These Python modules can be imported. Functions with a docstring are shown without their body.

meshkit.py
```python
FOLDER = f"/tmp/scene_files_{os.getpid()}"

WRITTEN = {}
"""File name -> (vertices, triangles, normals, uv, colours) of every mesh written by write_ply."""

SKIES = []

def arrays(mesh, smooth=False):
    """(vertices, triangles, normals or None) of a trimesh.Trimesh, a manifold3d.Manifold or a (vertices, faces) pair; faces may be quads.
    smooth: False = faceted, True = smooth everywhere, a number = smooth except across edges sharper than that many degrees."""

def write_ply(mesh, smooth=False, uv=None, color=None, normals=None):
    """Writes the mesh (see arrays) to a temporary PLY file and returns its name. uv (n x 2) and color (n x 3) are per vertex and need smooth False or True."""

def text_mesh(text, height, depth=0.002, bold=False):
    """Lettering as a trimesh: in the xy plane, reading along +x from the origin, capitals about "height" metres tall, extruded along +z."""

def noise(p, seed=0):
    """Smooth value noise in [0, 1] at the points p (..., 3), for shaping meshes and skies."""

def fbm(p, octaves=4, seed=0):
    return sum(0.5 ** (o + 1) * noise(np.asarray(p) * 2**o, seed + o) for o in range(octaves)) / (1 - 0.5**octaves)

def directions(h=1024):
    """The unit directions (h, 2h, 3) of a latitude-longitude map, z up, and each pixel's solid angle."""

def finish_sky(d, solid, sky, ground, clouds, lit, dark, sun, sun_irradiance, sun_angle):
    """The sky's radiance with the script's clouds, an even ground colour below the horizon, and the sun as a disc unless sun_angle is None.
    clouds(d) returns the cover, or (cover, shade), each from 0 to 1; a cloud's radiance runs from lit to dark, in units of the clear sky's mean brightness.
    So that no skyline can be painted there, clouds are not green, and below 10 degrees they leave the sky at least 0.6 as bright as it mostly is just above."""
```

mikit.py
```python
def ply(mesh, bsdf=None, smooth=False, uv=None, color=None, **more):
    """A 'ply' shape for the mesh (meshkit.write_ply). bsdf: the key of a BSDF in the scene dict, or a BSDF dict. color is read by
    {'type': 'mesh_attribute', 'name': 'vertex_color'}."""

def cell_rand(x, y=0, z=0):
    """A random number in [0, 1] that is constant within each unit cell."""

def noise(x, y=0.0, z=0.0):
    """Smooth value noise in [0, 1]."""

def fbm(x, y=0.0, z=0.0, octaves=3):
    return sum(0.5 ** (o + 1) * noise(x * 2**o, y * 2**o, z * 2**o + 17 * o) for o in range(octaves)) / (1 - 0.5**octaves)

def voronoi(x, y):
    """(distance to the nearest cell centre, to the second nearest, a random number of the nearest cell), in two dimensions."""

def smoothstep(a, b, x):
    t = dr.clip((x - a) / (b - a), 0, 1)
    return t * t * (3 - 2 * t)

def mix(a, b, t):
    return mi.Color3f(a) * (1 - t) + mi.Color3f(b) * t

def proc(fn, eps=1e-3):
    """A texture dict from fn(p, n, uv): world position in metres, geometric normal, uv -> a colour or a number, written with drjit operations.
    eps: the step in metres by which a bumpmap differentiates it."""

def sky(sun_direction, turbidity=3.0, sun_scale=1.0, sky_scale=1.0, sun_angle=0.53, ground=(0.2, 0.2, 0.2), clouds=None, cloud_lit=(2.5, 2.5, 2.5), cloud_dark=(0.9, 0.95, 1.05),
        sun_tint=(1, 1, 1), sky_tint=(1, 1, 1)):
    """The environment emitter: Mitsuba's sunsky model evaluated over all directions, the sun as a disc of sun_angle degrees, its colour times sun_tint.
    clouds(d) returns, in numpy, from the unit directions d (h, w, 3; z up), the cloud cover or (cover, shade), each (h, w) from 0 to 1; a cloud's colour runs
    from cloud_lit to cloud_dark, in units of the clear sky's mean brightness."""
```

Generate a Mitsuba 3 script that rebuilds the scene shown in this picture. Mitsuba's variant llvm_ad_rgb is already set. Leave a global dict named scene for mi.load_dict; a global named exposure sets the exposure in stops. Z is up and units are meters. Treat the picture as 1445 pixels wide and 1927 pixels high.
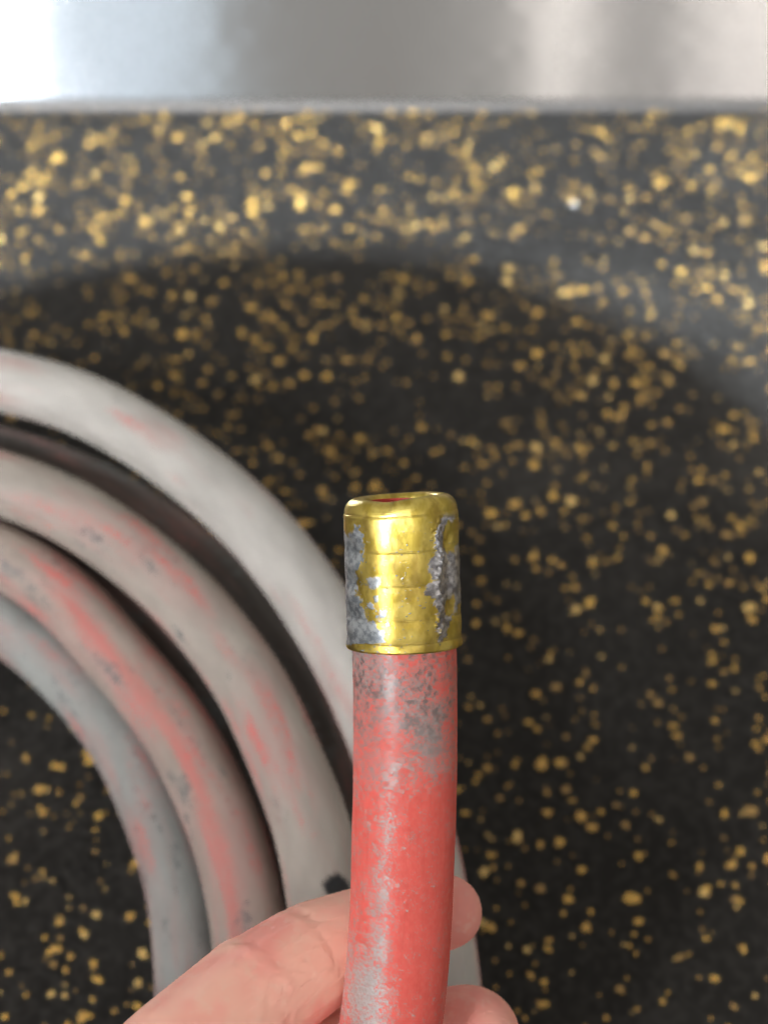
import math
import numpy as np
import trimesh
import manifold3d as m3
import drjit as dr
import mitsuba as mi
import mikit, meshkit
from mikit import noise, fbm, smoothstep, mix, proc
from scipy.interpolate import CubicSpline

T = mi.ScalarTransform4f
rng = np.random.default_rng(11)
scene, labels = {}, {}

# ------------------------------------------------------------------ camera, lamps, exposure
CAM_H, PITCH, FOCAL = 0.47, math.radians(48.0), 2900.0 / 1445.0
cp, sp = math.cos(PITCH), math.sin(PITCH)
CAM = np.array([0, 0, CAM_H])
FWD, UP, RIGHT = np.array([0, cp, -sp]), np.array([0, sp, cp]), np.array([1.0, 0, 0])
exposure = 0.6

scene['camera'] = {
    'type': 'thinlens', 'fov': math.degrees(2 * math.atan(0.5 / FOCAL)), 'fov_axis': 'x',
    'aperture_radius': 0.0023, 'focus_distance': 0.323, 'near_clip': 0.01, 'far_clip': 50.0,
    'to_world': T().look_at(origin=[0, 0, CAM_H], target=[0, float(cp), float(CAM_H - sp)], up=[0, 0, 1])}

scene['room_light'] = {'type': 'constant', 'radiance': {'type': 'rgb', 'value': [0.275, 0.262, 0.245]}}


def lamp(key, centre, target, w, h, rgb, label, cat):
    c = np.array(centre, float)
    scene[key] = {'type': 'rectangle', 'to_world': T().look_at(origin=c.tolist(), target=list(map(float, target)), up=[0, 0, 1]) @ T().scale([w / 2, h / 2, 1]),
                  'bsdf': {'type': 'diffuse', 'reflectance': {'type': 'rgb', 'value': 0.5}},
                  'emitter': {'type': 'area', 'radiance': {'type': 'rgb', 'value': list(rgb)}}}
    labels[key] = {'label': label, 'category': cat}


lamp('window', (-1.77, -2.0, 2.1), (0, 0.3, 0.1), 0.9, 1.3, (37.0, 37.4, 38.0), 'bright window high up behind the viewer on the left', 'window')
lamp('ceiling_lamp', (-1.2, -1.4, 1.8), (0, 0.4, 0), 0.013, 0.013, (400000, 455000, 520000), 'small bright square lamp behind the viewer', 'lamp')
lamp('window_001', (-0.86, -2.75, 2.6), (-0.3, 0.7, 0), 0.6, 1.2, (0.95, 1.13, 1.28), 'dim glowing panel added further behind the viewer to brighten the steel', 'window')  # unseen panel added to give the steel its bluish left gradient
lamp('added_strip', (0.45, -1.6, 2.4), (0.45, 0.6, 0.1), 0.10, 1.5, (2.35, 2.1, 1.9), 'added long glowing strip behind the viewer for a pale band in the steel, left one of two', 'lamp')  # glowing strip added for the pale band it leaves in the steel
lamp('added_strip_001', (1.05, -1.6, 2.4), (0.9, 0.6, 0.1), 0.5, 1.5, (1.1, 0.97, 0.86), 'added long wide glowing strip behind the viewer for the pale right end of the steel, right one of two', 'lamp')  # wider strip, also added, to brighten the right end of the steel


# ------------------------------------------------------------------ helpers
def pos(x, y, z):
    """A point seen from the camera: x, y on a 1445 x 1927 sheet, z metres along the lens axis."""
    u, v = (x - 722.5) / 2900.0, (y - 963.5) / 2900.0
    return CAM + z * (FWD + u * RIGHT - v * UP)


def at_height(x, y, h):
    d = FWD + (x - 722.5) / 2900.0 * RIGHT - (y - 963.5) / 2900.0 * UP
    return CAM + (CAM_H - h) / -d[2] * d


def tube(path, radius, sides=48, ref=None, v0=0.0, closed=False, bump=None):
    """A tube along the path; uv = (turn, metres along). ref: the direction of turn 0.25."""
    p = np.asarray(path, float)
    t = (np.roll(p, -1, 0) - np.roll(p, 1, 0)) if closed else np.gradient(p, axis=0)
    t /= np.linalg.norm(t, axis=1, keepdims=True)
    r = np.broadcast_to(np.asarray(ref if ref is not None else [0, 0, 1.0], float), p.shape)
    e2 = r - (r * t).sum(1, keepdims=True) * t
    e2 /= np.linalg.norm(e2, axis=1, keepdims=True)
    e1 = np.cross(t, e2)
    n, m = len(p), sides + 1
    a = np.linspace(-0.25, 0.75, m) * 2 * np.pi
    s = np.r_[0, np.cumsum(np.linalg.norm(np.diff(p, axis=0), axis=1))] + v0
    rad = np.full((n, m), 1.0) * np.broadcast_to(np.asarray(radius, float).reshape(-1, 1) if np.ndim(radius) else radius, (n, 1))
    if bump is not None:
        rad = rad + bump(a[None, :], s[:, None])
    v = p[:, None] + rad[..., None] * (np.cos(a)[None, :, None] * e1[:, None] + np.sin(a)[None, :, None] * e2[:, None])
    uv = np.stack(np.broadcast_arrays(a[None, :] / (2 * np.pi), s[:, None]), -1)
    i, j = np.meshgrid(np.arange(n - 1), np.arange(sides), indexing='ij')
    q = np.stack([i * m + j, i * m + j + 1, (i + 1) * m + j + 1, (i + 1) * m + j], -1).reshape(-1, 4)
    return (v.reshape(-1, 3), q), uv.reshape(-1, 2)


def ramp(x, pts):
    """Piecewise linear in drjit."""
    out = mi.Float(pts[0][1])
    for (x0, y0), (x1, y1) in zip(pts, pts[1:]):
        out += (y1 - y0) * dr.clip((x - x0) / (x1 - x0), 0, 1)
    return out


def principled(color, rough, **k):
    d = {'type': 'principled', 'base_color': color if isinstance(color, dict) else {'type': 'rgb', 'value': list(color)}}
    d['roughness'] = rough
    d.update(k)
    return d


def bumped(b, fn, scale, eps=2e-4):
    return {'type': 'bumpmap', 'arbitrary': proc(fn, eps), 'scale': scale, 'bsdf': b}


# ------------------------------------------------------------------ materials
def floor_col(p, n, uv):
    a = fbm(p.x * 9 + 3, p.y * 9, 0.0, 4)
    g = fbm(p.x * 420, p.y * 420, 0.0, 2)
    dust = smoothstep(0.5, 0.78, a)
    return mix((0.0205, 0.0190, 0.0172), (0.060, 0.056, 0.050), dust * 0.5 + smoothstep(0.35, 0.75, g) * 0.30)


scene['m_floor'] = {'type': 'twosided', 'bsdf': bumped(principled(proc(floor_col), 0.6, specular=0.13),
                    lambda p, n, uv: fbm(p.x * 330, p.y * 330, 0.0, 3), 0.0011, 3e-4)}
for i, col in enumerate([(0.70, 0.42, 0.095), (0.60, 0.355, 0.09), (0.72, 0.48, 0.16), (0.41, 0.25, 0.08)]):
    scene[f'm_fleck_{i}'] = {'type': 'twosided', 'bsdf': principled(col, 0.55, specular=0.4)}
scene['m_fleck_pale'] = {'type': 'twosided', 'bsdf': principled((0.5, 0.5, 0.48), 0.5)}


def steel_bump(p, n, uv):
    return noise(p.x * 22, p.z * 26, 1.5) + 0.006 * noise(p.x * 60, p.z * 2200, 0.0) + 0.12 * noise(p.x * 90, p.z * 160, 4.0)


def steel_lobe(au, av):
    return {'type': 'roughconductor', 'distribution': 'beckmann', 'eta': {'type': 'rgb', 'value': [2.80, 2.68, 2.52]},
            'k': {'type': 'rgb', 'value': [3.9, 3.9, 3.85]}, 'alpha_u': au, 'alpha_v': av}


scene['m_steel'] = {'type': 'twosided', 'bsdf': bumped({'type': 'blendbsdf', 'weight': 0.40, 'a': steel_lobe(0.018, 0.10), 'b': steel_lobe(0.036, 0.22)}, steel_bump, 0.00035, 5e-4)}


scene['m_hem'] = {'type': 'twosided', 'bsdf': {'type': 'roughconductor', 'distribution': 'ggx', 'material': 'none', 'specular_reflectance': {'type': 'rgb', 'value': [0.125, 0.112, 0.10]}, 'alpha': 0.5}}


def coil_mat(key, off, red, dark, streak=None, tint=(1, 1, 1), stain=None):
    def col(p, n, uv):
        a = uv.x * 2 * np.pi
        cx, cy, v = dr.cos(a), dr.sin(a), uv.y
        big = fbm(cx * 1.1 + off, cy * 1.1, v * 26, 3)
        st = fbm(cx * 3.2 + off, cy * 3.2, v * 34 + 5, 4)
        fine = fbm(cx * 7 + off, cy * 7, v * 420, 3)
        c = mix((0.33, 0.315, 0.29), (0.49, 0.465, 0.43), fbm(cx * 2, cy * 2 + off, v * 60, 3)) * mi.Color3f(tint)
        pink = smoothstep(0.42 - red, 0.74 - red, big * 0.55 + st * 0.45)
        c = mix(c, mi.Color3f(0.43, 0.26, 0.235) * (0.5 + 0.5 * tint[0]), pink * 0.75)
        full = smoothstep(0.56 - red, 0.80 - red, st * 0.62 + fine * 0.24 + big * 0.14)
        if streak is not None:
            a0, w, v0, v1, k = streak
            band = dr.exp(-dr.square((uv.x - a0 + 0.05 * (st - 0.5)) / w)) * smoothstep(v0 - .02, v0 + .02, v) * (1 - smoothstep(v1 - .03, v1 + .03, v))
            full = dr.maximum(full, k * smoothstep(0.12, 0.95, band * (0.1 + fine * 0.5 + st * 1.0)))
        c = mix(c, (0.56, 0.105, 0.09), full * 0.68)
        dk = smoothstep(0.58 - dark, 0.76 - dark, fbm(cx * 2.6 + 9 + off, cy * 2.6, v * 40 + 3, 4) * 0.7 + fine * 0.3)
        c = mix(c, (0.13, 0.145, 0.145), dk * 0.8)
        if stain is not None:
            q = dr.sqrt(dr.square((uv.x - stain[0]) / stain[2]) + dr.square((v - stain[1]) / stain[3])) + (fine - 0.5) * 0.6
            c = mix((0.015, 0.015, 0.016), c, smoothstep(0.65, 1.15, q))
        return c

    def rel(p, n, uv):
        a = uv.x * 2 * np.pi
        return fbm(dr.cos(a) * 9 + off, dr.sin(a) * 9, uv.y * 800, 3)
    scene[key] = {'type': 'twosided', 'bsdf': bumped(principled(proc(col), 0.5, specular=0.35, sheen=0.3), rel, 0.00025, 3e-4)}


coil_mat('m_coil_outer', 0.0, -0.06, -0.09, streak=(0.47, 0.06, -0.3, 0.5, 0.75))
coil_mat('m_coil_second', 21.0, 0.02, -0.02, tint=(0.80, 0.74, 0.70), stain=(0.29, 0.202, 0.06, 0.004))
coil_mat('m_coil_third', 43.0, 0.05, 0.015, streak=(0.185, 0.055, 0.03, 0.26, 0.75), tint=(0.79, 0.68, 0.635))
coil_mat('m_coil_inner_bluelit', 67.0, 0.03, 0.03, tint=(0.66, 0.71, 0.73))  # cool window light on this loop is put into its tint
coil_mat('m_coil_under_shade', 90.0, -0.02, 0.06, tint=(0.22, 0.20, 0.195))  # lower loops darkened in colour to put in the shade under the others


# held end: uv.x is the turn (0 right, 0.25 towards the viewer, 0.5 left), uv.y metres below the ferrule
def held_terms(uv):
    a = uv.x * 2 * np.pi
    xi, cy, s = -dr.cos(a), dr.sin(a), uv.y * 1000
    big = fbm(xi * 3 + 4, cy * 3, s * 0.16, 4)
    mid = fbm(xi * 11, cy * 11 + 2, s * 0.75, 4)
    fine = fbm(xi * 26, cy * 26, s * 2.1, 3)
    grit = fbm(xi * 85, cy * 85, s * 6.5, 2)
    bias = 0.15 * (1 - smoothstep(3, 36, s)) * (0.75 - 0.35 * xi)
    bias += 0.11 * dr.exp(-dr.square((xi - 0.42) / 0.36)) * smoothstep(6, 13, s) * (1 - smoothstep(20, 30, s))
    bias += 0.080 * dr.exp(-dr.square((xi + 0.36 + (s - 40) * 0.0030) / 0.20)) * smoothstep(16, 30, s) * (1 - smoothstep(70, 82, s))
    bias += 0.045 * dr.exp(-dr.square((xi + 0.55) / 0.3)) * smoothstep(40, 60, s)
    bias += 0.11 * smoothstep(67, 80, s - 9 * xi) * (1 - smoothstep(-0.2, 0.3, xi))
    bias -= 0.05 * smoothstep(-0.25, 0.2, xi) * smoothstep(24, 34, s)
    f = big * 0.18 + mid * 0.24 + fine * 0.24 + grit * 0.34 + bias
    return xi, s, f, fine, mid, big


def held_scuff(p, n, uv):
    f = held_terms(uv)[2]
    return smoothstep(0.49, 0.67, f) * 0.35 + smoothstep(0.572, 0.672, f) * 0.57


def red_col(p, n, uv):
    xi, s, f, fine, mid, big = held_terms(uv)
    c = mix((0.58, 0.075, 0.058), (0.65, 0.12, 0.095), mid)
    a = uv.x * 2 * np.pi
    line = fbm(dr.cos(a) * 40, dr.sin(a) * 40, s * 0.10, 2)
    c = mix(c, (0.50, 0.065, 0.05), smoothstep(0.55, 0.8, line) * 0.2)
    return mix(c, (0.45, 0.19, 0.16), smoothstep(0.50, 0.60, f) * 0.6)


def scuff_col(p, n, uv):
    xi, s, f, fine, mid, big = held_terms(uv)
    c = mix((0.11, 0.106, 0.10), (0.42, 0.39, 0.37), fine * 0.6 + smoothstep(12, 40, s) * 0.35)
    return mix(c, (0.05, 0.052, 0.05), smoothstep(0.46, 0.66, mid) * (1 - smoothstep(5, 26, s)) * 0.85)


def held_relief(p, n, uv):
    a = uv.x * 2 * np.pi
    xi, cy, s = dr.cos(a), dr.sin(a), uv.y * 1000
    f = fbm(xi * 40, cy * 40, s * 3.2, 3)
    return f * (0.35 + 1.0 * held_scuff(p, n, uv)) + 0.25 * held_scuff(p, n, uv)


scene['m_red_rubber'] = principled(proc(red_col), 0.54, specular=0.32)
scene['m_scuff'] = principled(proc(scuff_col), 0.31, specular=0.8)
scene['m_held'] = {'type': 'twosided', 'bsdf': bumped({'type': 'blendbsdf', 'weight': proc(held_scuff), 'a': {'type': 'ref', 'id': 'm_red_rubber'}, 'b': {'type': 'ref', 'id': 'm_scuff'}},
                   held_relief, 0.000045, 1.2e-4)}


# ferrule: uv.x turn, uv.y metres above its lower rim
def ferrule_mask(p, n, uv):
    a = uv.x * 2 * np.pi
    xi, cy, s = dr.cos(a), dr.sin(a), uv.y * 1000
    j = (fbm(xi * 14, cy * 14, s * 0.9, 4) - 0.5) * 0.42
    jf = (fbm(xi * 50, cy * 50, s * 3, 3) - 0.5) * 0.35
    left = ramp(s, [(0, -1.2), (1.6, -0.85), (2.6, -0.30), (5, -0.36), (7, -0.60), (10, -0.70), (13, -0.80), (17, -0.78), (19, -0.66), (24, -0.64), (26.4, -0.72), (27.6, -1.0), (29, -1.3)])
    m = smoothstep(-0.03, 0.03, left - xi + j * 0.7 + jf * 0.35)
    gold_bite = smoothstep(-0.02, 0.02, 0.10 - dr.sqrt(dr.square(xi + 0.9) + dr.square((s - 26.5) / 22)) + j * 0.3)
    m *= 1 - gold_bite
    lo = ramp(s, [(1.5, 0.60), (3, 0.56), (8, 0.54), (11, 0.50), (12.2, 0.36), (14, 0.36), (15, 0.52), (17, 0.44), (19, 0.40), (20.5, 0.55), (24, 0.52), (28, 0.70)])
    hi = ramp(s, [(1.5, 0.62), (3, 0.70), (6, 0.80), (9, 0.97), (13, 1.2), (20, 1.0), (24, 0.92), (28, 0.90)])
    r = smoothstep(-0.03, 0.03, dr.minimum(xi - lo, hi - xi) + j * 0.45 + jf * 0.3) * smoothstep(1.5, 2.5, s) * (1 - smoothstep(27, 28.6, s + j * 3))
    hole = dr.maximum(0.13 - dr.sqrt(dr.square(xi - 0.84) + dr.square((s - 23.5) / 26)), 0.085 - dr.sqrt(dr.square(xi - 0.80) + dr.square((s - 9) / 24)))
    r *= 1 - smoothstep(-0.02, 0.02, hole + j * 0.25)
    m = dr.maximum(m, r)
    for x0, s0, rad in ((-0.50, 14.6, 0.10), (-0.44, 15.0, 0.08), (-0.45, 11.4, 0.05), (-0.55, 10.2, 0.05), (-0.28, 6.3, 0.05), (-0.36, 8.5, 0.06)):
        m = dr.maximum(m, smoothstep(-0.02, 0.02, rad - dr.sqrt(dr.square(xi - x0) + dr.square((s - s0) / 13)) + j * 0.3 + jf * 0.2))
    speck = smoothstep(0.70, 0.80, fbm(xi * 26, cy * 26, s * 1.9, 3) + 0.14 * (1 - smoothstep(0.0, 0.4, dr.abs(xi + 0.45))) * (1 - smoothstep(6, 13, s)))
    return dr.maximum(m, speck * (1 - smoothstep(20, 30, s))) * smoothstep(0.0, 0.2, cy + 0.6)


def brass_col(p, n, uv):
    a = uv.x * 2 * np.pi
    t = fbm(dr.cos(a) * 8, dr.sin(a) * 8, uv.y * 350, 4)
    s = uv.y * 1000
    c = mix((0.54, 0.39, 0.065), (0.72, 0.55, 0.135), smoothstep(0.3, 0.7, t))
    dirt = mi.Float(0)
    for b in (2.1, 6.8, 14.0, 20.9, 28.3):
        dirt = dr.maximum(dirt, dr.exp(-dr.square((s - b - 0.1) / 0.28)))
    stain = smoothstep(0.50, 0.75, fbm(dr.cos(a) * 5 + 3, dr.sin(a) * 5, s * 0.22, 4))
    return mix(c, (0.30, 0.19, 0.05), dr.maximum(dirt * 0.25 * t * 1.6, stain * 0.5))


def worn_col(p, n, uv):
    a = uv.x * 2 * np.pi
    xi = dr.cos(a)
    t = fbm(xi * 12, dr.sin(a) * 12, uv.y * 900, 4)
    c = mix((0.27, 0.30, 0.325), (0.58, 0.61, 0.62), smoothstep(0.3, 0.7, t))
    return mix(c, mix((0.22, 0.20, 0.195), (0.52, 0.49, 0.47), smoothstep(0.3, 0.7, t)), smoothstep(0, 0.3, xi))


def ferrule_relief(p, n, uv):
    a = uv.x * 2 * np.pi
    xi, cy, s = dr.cos(a), dr.sin(a), uv.y * 1000
    m = ferrule_mask(p, n, uv)
    scr = noise(xi * 160, cy * 160, s * 1.2)
    return 0.22 * m + 0.26 * m * fbm(xi * 60, cy * 60, s * 5, 2) + 0.07 * scr + 0.10 * fbm(xi * 22, cy * 22, s * 1.6, 4)


scene['m_brass'] = principled(proc(brass_col), proc(lambda p, n, uv: 0.27 + 0.20 * fbm(dr.cos(uv.x * 2 * np.pi) * 14, dr.sin(uv.x * 2 * np.pi) * 14, uv.y * 700, 3)), metallic=1.0)
scene['m_worn'] = principled(proc(worn_col), 0.36, metallic=0.85)
scene['m_ferrule'] = {'type': 'twosided', 'bsdf': bumped({'type': 'blendbsdf', 'weight': proc(ferrule_mask), 'a': {'type': 'ref', 'id': 'm_brass'}, 'b': {'type': 'ref', 'id': 'm_worn'}},
                      ferrule_relief, 0.00016, 8e-5)}
scene['m_bore'] = {'type': 'twosided', 'bsdf': principled((0.55, 0.07, 0.05), 0.5)}


TIPS = [pos(838, 1717, .3535), pos(868, 1952, .3565)]


def skin_col(p, n, uv):
    big = fbm(p.x * 75 + 2, p.y * 75, p.z * 75, 3)
    mot = fbm(p.x * 420, p.y * 420, p.z * 420, 3)
    c = mix((0.88, 0.475, 0.36), (0.86, 0.34, 0.275), smoothstep(0.36, 0.66, big))
    for q in TIPS:
        d = dr.norm(mi.Vector3f(p.x - float(q[0]), p.y - float(q[1]), p.z - float(q[2])))
        c = mix(c, (0.80, 0.30, 0.25), (1 - smoothstep(0.006, 0.022, d)) * 0.7)
    return mix(c, (0.86, 0.53, 0.41), smoothstep(0.5, 0.75, mot) * 0.35)


def skin_rel(p, n, uv):
    q = fbm(p.x * 900, p.y * 900, p.z * 900, 2)
    w = fbm(p.x * 120, p.y * 120, p.z * 120, 2)
    ridge = dr.sin((p.x * 0.55 + p.z * 0.9 - p.y * 0.3) * 2 * np.pi / 0.00062 + w * 16)
    return 0.6 * q + 0.22 * ridge


scene['m_skin'] = bumped(principled(proc(skin_col), 0.42, specular=0.5, sheen=0.25), skin_rel, 0.00017, 1e-4)
scene['m_cloth'] = principled((0.05, 0.055, 0.07), 0.8)

# ------------------------------------------------------------------ floor, with its flecks
scene['floor'] = mikit.ply((np.array([[-4, -4, 0], [4, -4, 0], [4, 4, 0], [-4, 4, 0.0]]), np.array([[0, 1, 2, 3]])), 'm_floor')
labels['floor'] = {'label': 'black rubber gym floor scattered with mustard yellow flecks', 'kind': 'structure'}


def fleck(x, y, r):
    k = int(rng.integers(6, 9))
    a = np.sort(rng.uniform(0, 2 * np.pi, k)) * 0.35 + np.linspace(0, 2 * np.pi, k, endpoint=False) * 0.65
    rad = r * rng.uniform(0.62, 1.15, k)
    sx, rot = rng.uniform(0.62, 1.0), rng.uniform(0, np.pi)
    q = np.stack([np.cos(a) * rad, np.sin(a) * rad * sx], 1)
    q = q @ np.array([[np.cos(rot), -np.sin(rot)], [np.sin(rot), np.cos(rot)]])
    rim = np.c_[q + [x, y], np.full(k, -0.0002)]
    top = np.c_[q * 0.86 + [x, y], rng.uniform(0.00018, 0.00042, k)]
    mid = np.array([[x, y, rng.uniform(0.0003, 0.0006)]])
    i = np.arange(k)
    j = (i + 1) % k
    f = np.vstack([np.c_[i, j, j + k], np.c_[i, j + k, i + k], np.c_[i + k, j + k, np.full(k, 2 * k)]])
    return np.vstack([rim, top, mid]), f


X0, X1, Y0, Y1 = -0.75, 0.75, -0.05, 0.735
N = 47000
cand = np.c_[rng.uniform(X0, X1, N), rng.uniform(Y0, Y1, N)]
dens = meshkit.fbm(np.c_[cand * 42, np.zeros(N)], 3, seed=5)
cand = cand[rng.uniform(0.0, 1.0, N) < dens]
size = np.clip(np.exp(rng.normal(math.log(0.00108), 0.48, len(cand))), 0.0005, 0.0031)
tint = rng.choice(5, len(cand), p=[0.40, 0.26, 0.17, 0.17, 0.0])
cand[0], size[0], tint[0] = at_height(1080, 383, 0)[:2], 0.0026, 4
d = np.c_[cand, np.zeros(len(cand))] - CAM
zc = d @ FWD
px, py = d[:, 0] / zc * FOCAL + 0.5, 0.6668 - (d @ UP) / zc * FOCAL
vis = (px > 0) & (px < 1) & (py > 0.1) & (py < 1.333) & ~((px < 0.44) & (py > 0.40) & (np.hypot(cand[:, 0] + .24, cand[:, 1] - .166) > 0.19))
big300 = np.argsort(np.where(vis, size / zc, 0))[::-1][:300]
single = np.zeros(len(cand), bool)
single[big300] = True
for k, i in enumerate(big300):
    scene['floor__fleck' + (f'_{k:03d}' if k else '')] = mikit.ply(fleck(*cand[i], size[i]), 'm_fleck_pale' if tint[i] == 4 else f'm_fleck_{tint[i]}')
for t in range(4):
    vs, fs, at = [], [], 0
    for i in np.nonzero(~single & ((tint == t) | ((tint == 4) & (t == 3))))[0]:
        v, f = fleck(*cand[i], size[i])
        vs.append(v); fs.append(f + at); at += len(v)
    key = 'floor__small_flecks' + (f'_{t:03d}' if t else '')
    scene[key] = mikit.ply((np.vstack(vs), np.vstack(fs)), f'm_fleck_{t}')
    labels[key] = {'kind': 'stuff'}

# ------------------------------------------------------------------ steel panel: a sloping kick plate with a rolled lower hem
YB, LEAN = 0.712, math.radians(34)
prof = [(0.0, 0.0005)]
for a in np.linspace(0, 1, 9):
    g = math.radians(8 + a * 60)
    prof.append((0.0008 + 0.0042 * (1 - math.cos(g)), 0.0005 + 0.0042 * math.sin(g)))
y_, z_ = prof[-1]
face0 = (y_ + 0.0012, z_ + 0.0004)
hem = np.array(prof + [face0])
xs = np.linspace(-0.9, 0.9, 181)


def sheet(pr):
    pr = np.asarray(pr)
    v = np.stack([np.broadcast_to(xs[None, :], (len(pr), len(xs))), YB + np.repeat(pr[:, :1], len(xs), 1), np.repeat(pr[:, 1:], len(xs), 1)], -1)
    n, m = len(pr), len(xs)
    i, j = np.meshgrid(np.arange(n - 1), np.arange(m - 1), indexing='ij')
    q = np.stack([i * m + j, i * m + j + 1, (i + 1) * m + j + 1, (i + 1) * m + j], -1).reshape(-1, 4)
    s = np.r_[0, np.cumsum(np.hypot(*np.diff(pr, axis=0).T))]
    return (v.reshape(-1, 3), q), np.stack(np.broadcast_arrays(xs[None, :], s[:, None]), -1).reshape(-1, 2)


m, uv = sheet(hem)
scene['steel_panel__hem'] = mikit.ply(m, 'm_hem', smooth=True, uv=uv)
L = 0.16
top = (face0[0] + L * math.sin(LEAN), face0[1] + L * math.cos(LEAN))
m, uv = sheet([face0, top])
scene['steel_panel__face'] = mikit.ply(m, 'm_steel', smooth=True, uv=uv)
m, uv = sheet([top, (top[0] + 0.12, top[1] + 0.002), (top[0] + 0.12, 0.0005), (0.004, 0.0005)])
scene['steel_panel__body'] = mikit.ply(m, 'm_steel', uv=uv)
labels['steel_panel'] = {'label': 'brushed stainless steel panel with rolled lower edge on the flecked floor behind the hose', 'category': 'panel'}

# ------------------------------------------------------------------ the hose: loops of the coil
R = 0.011


def loop_path(points, n=420):
    """points: (x, y, h) read off the near side of the loop; the far side closes along the fitted circle."""
    P = np.array([at_height(*p) for p in points])
    A = np.c_[2 * P[:, :2], np.ones(len(P))]
    q = np.linalg.lstsq(A, (P[:, :2] ** 2).sum(1), rcond=None)[0]
    c, rr = q[:2], math.sqrt(q[2] + q[0] ** 2 + q[1] ** 2)
    ang = np.unwrap(np.arctan2(P[:, 1] - c[1], P[:, 0] - c[0]))
    rad = rr + 0.45 * (np.hypot(*(P[:, :2] - c).T) - rr)
    o = np.argsort(ang)
    ang, rad, hh = ang[o], rad[o], P[o, 2]
    gap = 2 * np.pi - (ang[-1] - ang[0])
    ex = ang[-1] + gap * np.array([0.18, 0.34, 0.5, 0.66, 0.82])
    hm = np.linspace(hh[-1], hh[0], 7)[1:-1]
    ang, rad, hh = np.r_[ang, ex, ang[0] + 2 * np.pi], np.r_[rad, np.full(5, rr), rad[0]], np.r_[hh, hm, hh[0]]
    t = np.linspace(ang[0], ang[0] + 2 * np.pi, n) - gap / 2
    f, g = CubicSpline(ang, rad, bc_type='periodic'), CubicSpline(ang, hh, bc_type='periodic')
    # start behind the camera's left, run clockwise along the near side
    t = t[::-1]
    return np.c_[c[0] + f(t) * np.cos(t), c[1] + f(t) * np.sin(t), g(t)], t


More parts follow.
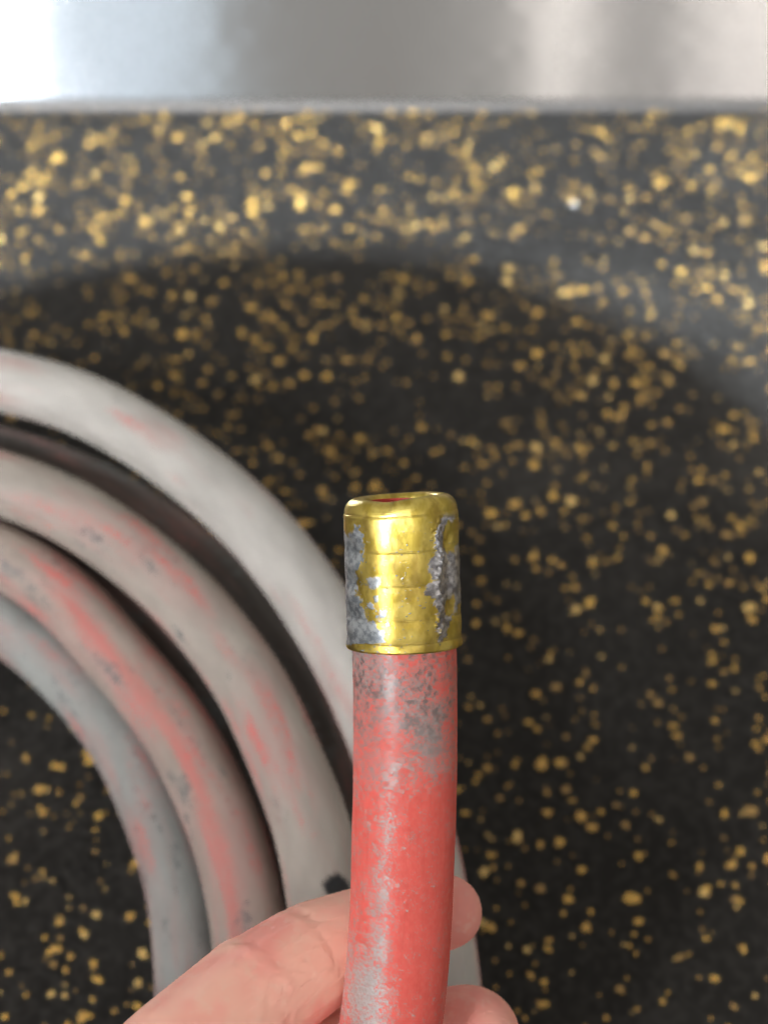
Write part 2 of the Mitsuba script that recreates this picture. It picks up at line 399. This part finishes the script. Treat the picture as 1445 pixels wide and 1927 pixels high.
LOOPS = [
    ('m_coil_outer', [(0, 724, .1), (150, 752, .1), (270, 818, .1), (370, 893, .1), (470, 985, .1), (560, 1100, .098), (640, 1230, .094), (720, 1400, .088), (790, 1600, .08), (820, 1780, .074), (835, 1900, .07)]),
    ('m_coil_second', [(0, 912, .088), (117, 952, .088), (218, 1018, .088), (315, 1098, .088), (412, 1205, .088), (477, 1300, .088), (533, 1423, .087), (584, 1541, .086), (615, 1660, .085)]),
    ('m_coil_third', [(0, 1043, .07), (85, 1090, .07), (165, 1172, .07), (240, 1268, .07), (330, 1370, .07), (392, 1490, .07), (440, 1600, .07), (462, 1700, .07), (470, 1790, .07)]),
    ('m_coil_inner_bluelit', [(0, 1165, .045), (90, 1236, .045), (177, 1321, .045), (250, 1425, .045), (300, 1540, .045), (335, 1640, .045), (352, 1740, .045), (362, 1850, .045)]),
    ('m_coil_under_shade', [(0, 862, .066), (150, 908, .066), (300, 1000, .066), (420, 1110, .066), (520, 1250, .066), (600, 1420, .064), (660, 1600, .062)]),
    ('m_coil_under_shade', [(0, 985, .058), (150, 1050, .058), (300, 1170, .058), (380, 1270, .058), (450, 1400, .058), (510, 1560, .058), (540, 1700, .058)]),
    ('m_coil_under_shade', [(0, 950, .034), (200, 1040, .034), (330, 1140, .034), (430, 1270, .034), (540, 1450, .034), (600, 1600, .034), (640, 1800, .034)]),
    ('m_coil_under_shade', [(0, 1120, .030), (120, 1200, .030), (250, 1330, .030), (330, 1470, .030), (390, 1620, .030), (420, 1800, .030)]),
    ('m_coil_under_shade', [(0, 1040, .0112), (200, 1160, .0112), (330, 1290, .0112), (430, 1450, .0112), (490, 1620, .0112), (520, 1800, .0112)]),
]
LOOP_NOTES = {0: 'pale grey outermost loop of the coil', 1: 'second loop of the coil, grey with faint pink wear', 2: 'third loop of the coil with a bright red streak',
              3: 'innermost loop of the coil, grey with bluish light in its tint and small red spots'}
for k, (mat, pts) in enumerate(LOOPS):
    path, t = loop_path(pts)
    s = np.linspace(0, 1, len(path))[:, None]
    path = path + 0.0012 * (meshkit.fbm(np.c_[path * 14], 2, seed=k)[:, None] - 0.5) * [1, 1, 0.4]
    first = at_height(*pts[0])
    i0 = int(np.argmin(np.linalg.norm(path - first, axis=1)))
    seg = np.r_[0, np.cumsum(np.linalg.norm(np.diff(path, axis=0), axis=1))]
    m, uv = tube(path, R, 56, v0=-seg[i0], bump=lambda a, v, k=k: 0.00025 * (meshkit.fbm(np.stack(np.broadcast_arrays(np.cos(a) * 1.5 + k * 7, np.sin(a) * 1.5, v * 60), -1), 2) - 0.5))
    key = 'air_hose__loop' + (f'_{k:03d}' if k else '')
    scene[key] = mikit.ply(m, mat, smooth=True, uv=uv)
    if k in LOOP_NOTES:
        labels[key] = {'label': LOOP_NOTES[k]}
labels['air_hose'] = {'label': 'scuffed red and grey rubber hose, coiled on the floor, brass tipped end held up', 'category': 'hose'}

# held end
HP = [(757.0, 1080, .3255), (760.5, 1220, .327), (763, 1400, .3287), (758.5, 1600, .3307), (752.5, 1750, .3322), (739, 1900, .3337), (716, 2100, .336), (680, 2350, .339)]
hp = np.array([pos(*p) for p in HP] + [np.array([-0.045, 0.075, 0.105]), np.array([-0.13, 0.03, 0.06]), np.array([-0.25, -0.03, 0.03]), np.array([-0.36, 0.0, 0.014])])
q = np.r_[0, np.cumsum(np.linalg.norm(np.diff(hp, axis=0), axis=1))]
cs = CubicSpline(q, hp)
tt = np.r_[np.linspace(0, q[7], 500), np.linspace(q[7], q[-1], 160)[1:]]
path = cs(tt)
ref = -FWD


def held_bump(a, v):
    w = np.stack(np.broadcast_arrays(np.cos(a) * 2, np.sin(a) * 2, v * 55), -1)
    return 0.00030 * (meshkit.fbm(w, 3, seed=3) - 0.5)


m, uv = tube(path, 0.0111, 96, ref=ref, v0=-q[1], bump=held_bump)
# turn 0 must lie to the right, the length must run down the hose
scene['air_hose__held_end'] = mikit.ply(m, 'm_held', smooth=True, uv=uv)
labels['air_hose__held_end'] = {'label': 'bright red end of the hose with silvery scuffs held between the fingers'}

# ferrule
base, tip = pos(760.8, 1214, .3268), pos(753.0, 930, .3243)
axis = tip - base
LEN = np.linalg.norm(axis)
axis /= LEN
e2 = -FWD - (-FWD @ axis) * axis
e2 /= np.linalg.norm(e2)
e1 = np.cross(e2, axis)
if e1 @ RIGHT < 0:
    e1 = -e1
mm = 0.001
P = [(0.0, 11.35), (0.0, 12.25), (0.3, 12.42), (0.9, 12.42), (1.7, 12.36), (1.95, 12.26), (2.15, 12.32)]
for b0, b1 in ((2.15, 6.7), (6.7, 13.9), (13.9, 20.8), (20.8, 28.2)):
    n = 14
    for t in np.linspace(0.04, 0.97, n):
        P.append((b0 + t * (b1 - b0), 12.30 - 0.004 * b0 + 0.13 * math.sin(math.pi * t) ** 0.8 + 0.10 * (t - 0.5)))
    P.append((b1 - 0.02, 12.29 - 0.004 * b0)); P.append((b1 + 0.2, 12.215 - 0.004 * b0))
for t in np.linspace(0, 1, 14):
    g = t * math.pi / 2
    P.append((28.5 + 3.3 * math.sin(g), 12.02 - 2.9 * (1 - math.cos(g))))
for t in np.linspace(0.1, 1, 8):
    g = t * math.pi / 2
    P.append((31.8 - 1.6 * (1 - math.cos(g)), 9.12 - 1.7 * math.sin(g)))
P += [(28.0, 7.42), (24, 7.4), (14, 7.4)]
P = np.array(P)
# resample finely
cl = np.r_[0, np.cumsum(np.hypot(*np.diff(P, axis=0).T))]
u = np.unique(np.r_[np.linspace(0, cl[-1], 420), cl])
pr = np.c_[np.interp(u, cl, P[:, 0]), np.interp(u, cl, P[:, 1])]
SIDES = 300
from scipy.ndimage import gaussian_filter1d
pr_soft = gaussian_filter1d(pr[:, 1], 9)
a = np.linspace(-0.25, 0.75, SIDES + 1) * 2 * np.pi
S, A_ = np.meshgrid(pr[:, 0], a, indexing='ij')
RR = np.repeat(pr[:, 1:], SIDES + 1, 1)
wear = np.clip(meshkit.fbm(np.stack([np.cos(A_) * 3, np.sin(A_) * 3, S * 0.10], -1), 2, seed=12) * 2.4 - 0.85, 0, 0.85)
RR = RR + (np.repeat(pr_soft[:, None], SIDES + 1, 1) - RR) * wear * np.clip((S - 2.6) / 1, 0, 1) * np.clip((RR - 11) / 0.5, 0, 1)
outer = np.clip((RR - 9.5) / 2.0, 0, 1) * (1 - np.clip((S - 27.5) / 2.5, 0, 1)) * np.clip((S - 0.3) / 1.5, 0, 1)
xi = np.cos(A_)
# eight crimp flats, the middle one facing the viewer
ph = (A_ - np.pi / 2 + np.pi / 8 + 0.02) % (np.pi / 4) - np.pi / 8
flat = np.cos(np.pi / 8) / np.cos(ph)
RR = RR * (1 - outer * 0.022 * (0.5 + 0.5 * np.cos(8 * (A_ - np.pi / 2 + 0.02))) ** 1.3 + outer * 0.004)
rg = np.exp(-((xi - 0.60 - 0.03 * np.sin(S * 0.7)) / 0.07) ** 2) * (np.sin(A_) > 0)
nz = meshkit.fbm(np.stack([np.cos(A_) * 9, np.sin(A_) * 9, S * 0.55], -1), 4, seed=2)
nf = meshkit.fbm(np.stack([np.cos(A_) * 22, np.sin(A_) * 22, S * 1.6], -1), 3, seed=8)
span = np.clip((S - 2.5) / 2, 0, 1) * (1 - np.clip((S - 25.5) / 3, 0, 1))
RR += outer * span * rg * (0.15 + 2.2 * np.clip(nz - 0.42, 0, 1) + 0.8 * (nf - 0.4))
dent = np.exp(-((xi - 0.80) / 0.10) ** 2) * (np.sin(A_) > 0)
RR -= outer * span * dent * (0.25 + 0.9 * nz * (0.6 + 0.4 * np.sin(S * 0.9)))
groove = np.exp(-((xi + 0.86) / 0.08) ** 2) * (np.sin(A_) > 0)
RR -= outer * span * groove * (0.30 + 0.28 * np.sin(S * 0.9 + 1.0))
RR += outer * 0.05 * (nz - 0.5)
rim = np.clip((S - 27) / 3, 0, 1)
S = S + rim * (0.75 * np.clip(xi, -1, 1) ** 1 * 0.35 + 0.12 * np.exp(-((xi - 0.62) / 0.3) ** 2) - 0.58 * np.exp(-((xi + 0.30) / 0.4) ** 2) * (np.sin(A_) > 0)) * (1 - 0.0 * outer)
V = base + mm * (S[..., None] * axis + (RR * np.cos(A_))[..., None] * e1 + (RR * np.sin(A_))[..., None] * e2)
n, k = V.shape[:2]
i, j = np.meshgrid(np.arange(n - 1), np.arange(k - 1), indexing='ij')
Q = np.stack([i * k + j, i * k + j + 1, (i + 1) * k + j + 1, (i + 1) * k + j], -1).reshape(-1, 4)
UV = np.stack(np.broadcast_arrays(a[None, :] / (2 * np.pi), mm * S), -1).reshape(-1, 2)
scene['air_hose__ferrule'] = mikit.ply((V.reshape(-1, 3), Q), 'm_ferrule', smooth=True, uv=UV)
labels['air_hose__ferrule'] = {'label': 'crimped brass ferrule with grey galled patches on both sides'}
bore_path = base + np.linspace(0.004, 0.0308, 12)[:, None] * axis
m, uv = tube(bore_path, 0.0070, 40, ref=-FWD)
scene['air_hose__bore'] = mikit.ply(m, 'm_bore', smooth=True, uv=uv)
m2 = trimesh.creation.cylinder(0.0069, 0.001, 40)
m2.apply_transform(trimesh.geometry.align_vectors([0, 0, 1], axis))
m2.apply_translation(base + 0.006 * axis)
scene['air_hose__bore_001'] = mikit.ply(m2, 'm_bore')


# ------------------------------------------------------------------ the person whose hand holds the hose
def ball(c, r, seg=28):
    return m3.Manifold.sphere(float(r), seg).translate([float(x) for x in c])


def chain(pts, seg=28):
    out = []
    for p, q_ in zip(pts, pts[1:]):
        out.append(m3.Manifold.batch_hull([ball(p[0], p[1], seg), ball(q_[0], q_[1], seg)]))
    return out


def joint(x, y, z, rpx):
    return pos(x, y, z), rpx * z / 2900.0


INDEX = [joint(40, 2260, .300, 128), joint(330, 2000, .320, 121), joint(470, 1880, .3345, 114), joint(590, 1802, .346, 104), joint(725, 1744, .3545, 84), joint(838, 1717, .3535, 69)]
MIDDLE = [joint(60, 2390, .302, 130), joint(380, 2150, .325, 122), joint(560, 2045, .342, 112), joint(720, 1972, .3565, 100), joint(882, 1956, .3565, 98)]
RING = [joint(60, 2530, .302, 126), joint(380, 2310, .328, 116), joint(560, 2220, .345, 106), joint(740, 2160, .358, 92), joint(850, 2150, .3565, 84)]
LITTLE = [joint(50, 2660, .302, 116), joint(340, 2480, .328, 102), joint(520, 2410, .344, 90), joint(700, 2370, .356, 76), joint(780, 2365, .356, 70)]
THUMB = [joint(60, 2760, .285, 150), joint(330, 2560, .282, 132), joint(540, 2400, .294, 112), joint(700, 2290, .3035, 98), joint(770, 2230, .306, 84)]
WRIST = (pos(-420, 2900, .292), 0.027)
WRIST2 = (pos(-330, 3080, .292), 0.026)
parts = []
for ch in (INDEX, MIDDLE, RING, LITTLE, THUMB):
    parts += chain(ch)
parts.append(m3.Manifold.batch_hull([ball(*c[0]) for c in (INDEX, MIDDLE, RING, LITTLE)] + [ball(*THUMB[0]), ball(*WRIST), ball(*WRIST2)]))
ELBOW = (np.array([-0.37, -0.50, 0.36]), 0.042)
SHOULDER = (np.array([-0.56, -0.80, 0.66]), 0.05)
forearm = m3.Manifold.batch_hull([ball(*WRIST), ball(*WRIST2), ball(*ELBOW)])
hand = m3.Manifold.batch_boolean(parts, m3.OpType.Add)
arm = m3.Manifold.batch_boolean([forearm] + chain([ELBOW, SHOULDER]), m3.OpType.Add)
hm_ = hand.refine_to_length(0.0016).to_mesh()
hand_t = trimesh.Trimesh(hm_.vert_properties[:, :3], hm_.tri_verts, process=True)
trimesh.smoothing.filter_taubin(hand_t, lamb=0.5, nu=0.52, iterations=14)


def crease(mesh, ch, seg, t, depth, width, wob=0.0022, seed=0):
    """A fold across the finger at fraction t of bone seg."""
    (p, r0), (q_, r1) = ch[seg], ch[seg + 1]
    d = q_ - p
    ln = np.linalg.norm(d)
    d /= ln
    c, r = p + d * t * ln, r0 + (r1 - r0) * t
    w = mesh.vertices - c
    along = w @ d
    side = np.linalg.norm(w - along[:, None] * d, axis=1)
    along = along + wob * (meshkit.fbm(mesh.vertices * 260, 2, seed) - 0.5) * 2
    k = np.exp(-(along / width) ** 2) * np.clip(meshkit.fbm(mesh.vertices * 190, 2, seed + 3) * 3 - 0.7, 0, 1.2) * (side < r * 1.35) * (np.abs(along) < 4 * width)
    mesh.vertices = mesh.vertices - mesh.vertex_normals * (depth * k)[:, None]


hv = hand_t.vertices.copy()
near = np.linalg.norm(hv - pos(560, 1820, .34), axis=1) < 0.06
hand_t = hand_t.subdivide_to_size(0.0011) if False else hand_t
crease(hand_t, INDEX, 2, 0.10, -0.0002, 0.0035, seed=1)
for off, dp in ((-0.12, 0.00022), (-0.04, 0.00025), (0.06, 0.00036), (0.14, 0.0002), (0.26, 0.00025), (0.93, 0.0003), (1.0, 0.00025), (1.10, 0.0002)):
    crease(hand_t, INDEX, 2, off, dp, 0.0007, seed=int(off * 100) + 50)
crease(hand_t, MIDDLE, 3, 0.75, 0.0005, 0.0007, seed=9)
crease(hand_t, MIDDLE, 3, 0.55, 0.0004, 0.0006, seed=19)
hand_t.vertices += hand_t.vertex_normals * (0.0004 * (meshkit.fbm(hand_t.vertices * 110, 3, 4) - 0.5))[:, None]
am = arm.refine_to_length(0.012).to_mesh()
arm_t = trimesh.Trimesh(am.vert_properties[:, :3], am.tri_verts, process=True)
body = trimesh.util.concatenate([hand_t, arm_t])
scene['person'] = mikit.ply(body, 'm_skin', smooth=True)
labels['person'] = {'label': 'left hand with pink skin holding up the brass tipped hose end across two fingers', 'category': 'person'}

HEAD = np.array([-0.728, -0.688, 0.957])  # unseen head and torso, put in and sized to cast the arched floor shadow
torso = [ball(HEAD, 0.150, 48)]
torso += chain([(HEAD + [0, -0.05, -0.10], 0.08), (HEAD + [0, -0.12, -0.22], 0.08)])
torso.append(m3.Manifold.batch_hull([ball(HEAD + [0.18, -0.14, -0.30], 0.065), ball(HEAD + [-0.2, -0.12, -0.30], 0.065), ball(HEAD + [-0.02, -0.22, -0.75], 0.14)]))
tm = m3.Manifold.batch_boolean(torso, m3.OpType.Add).refine_to_length(0.02).to_mesh()
tt_ = trimesh.Trimesh(tm.vert_properties[:, :3], tm.tri_verts, process=True)
trimesh.smoothing.filter_taubin(tt_, iterations=8)
scene['person__shadow_body'] = mikit.ply(tt_, 'm_cloth', smooth=True)
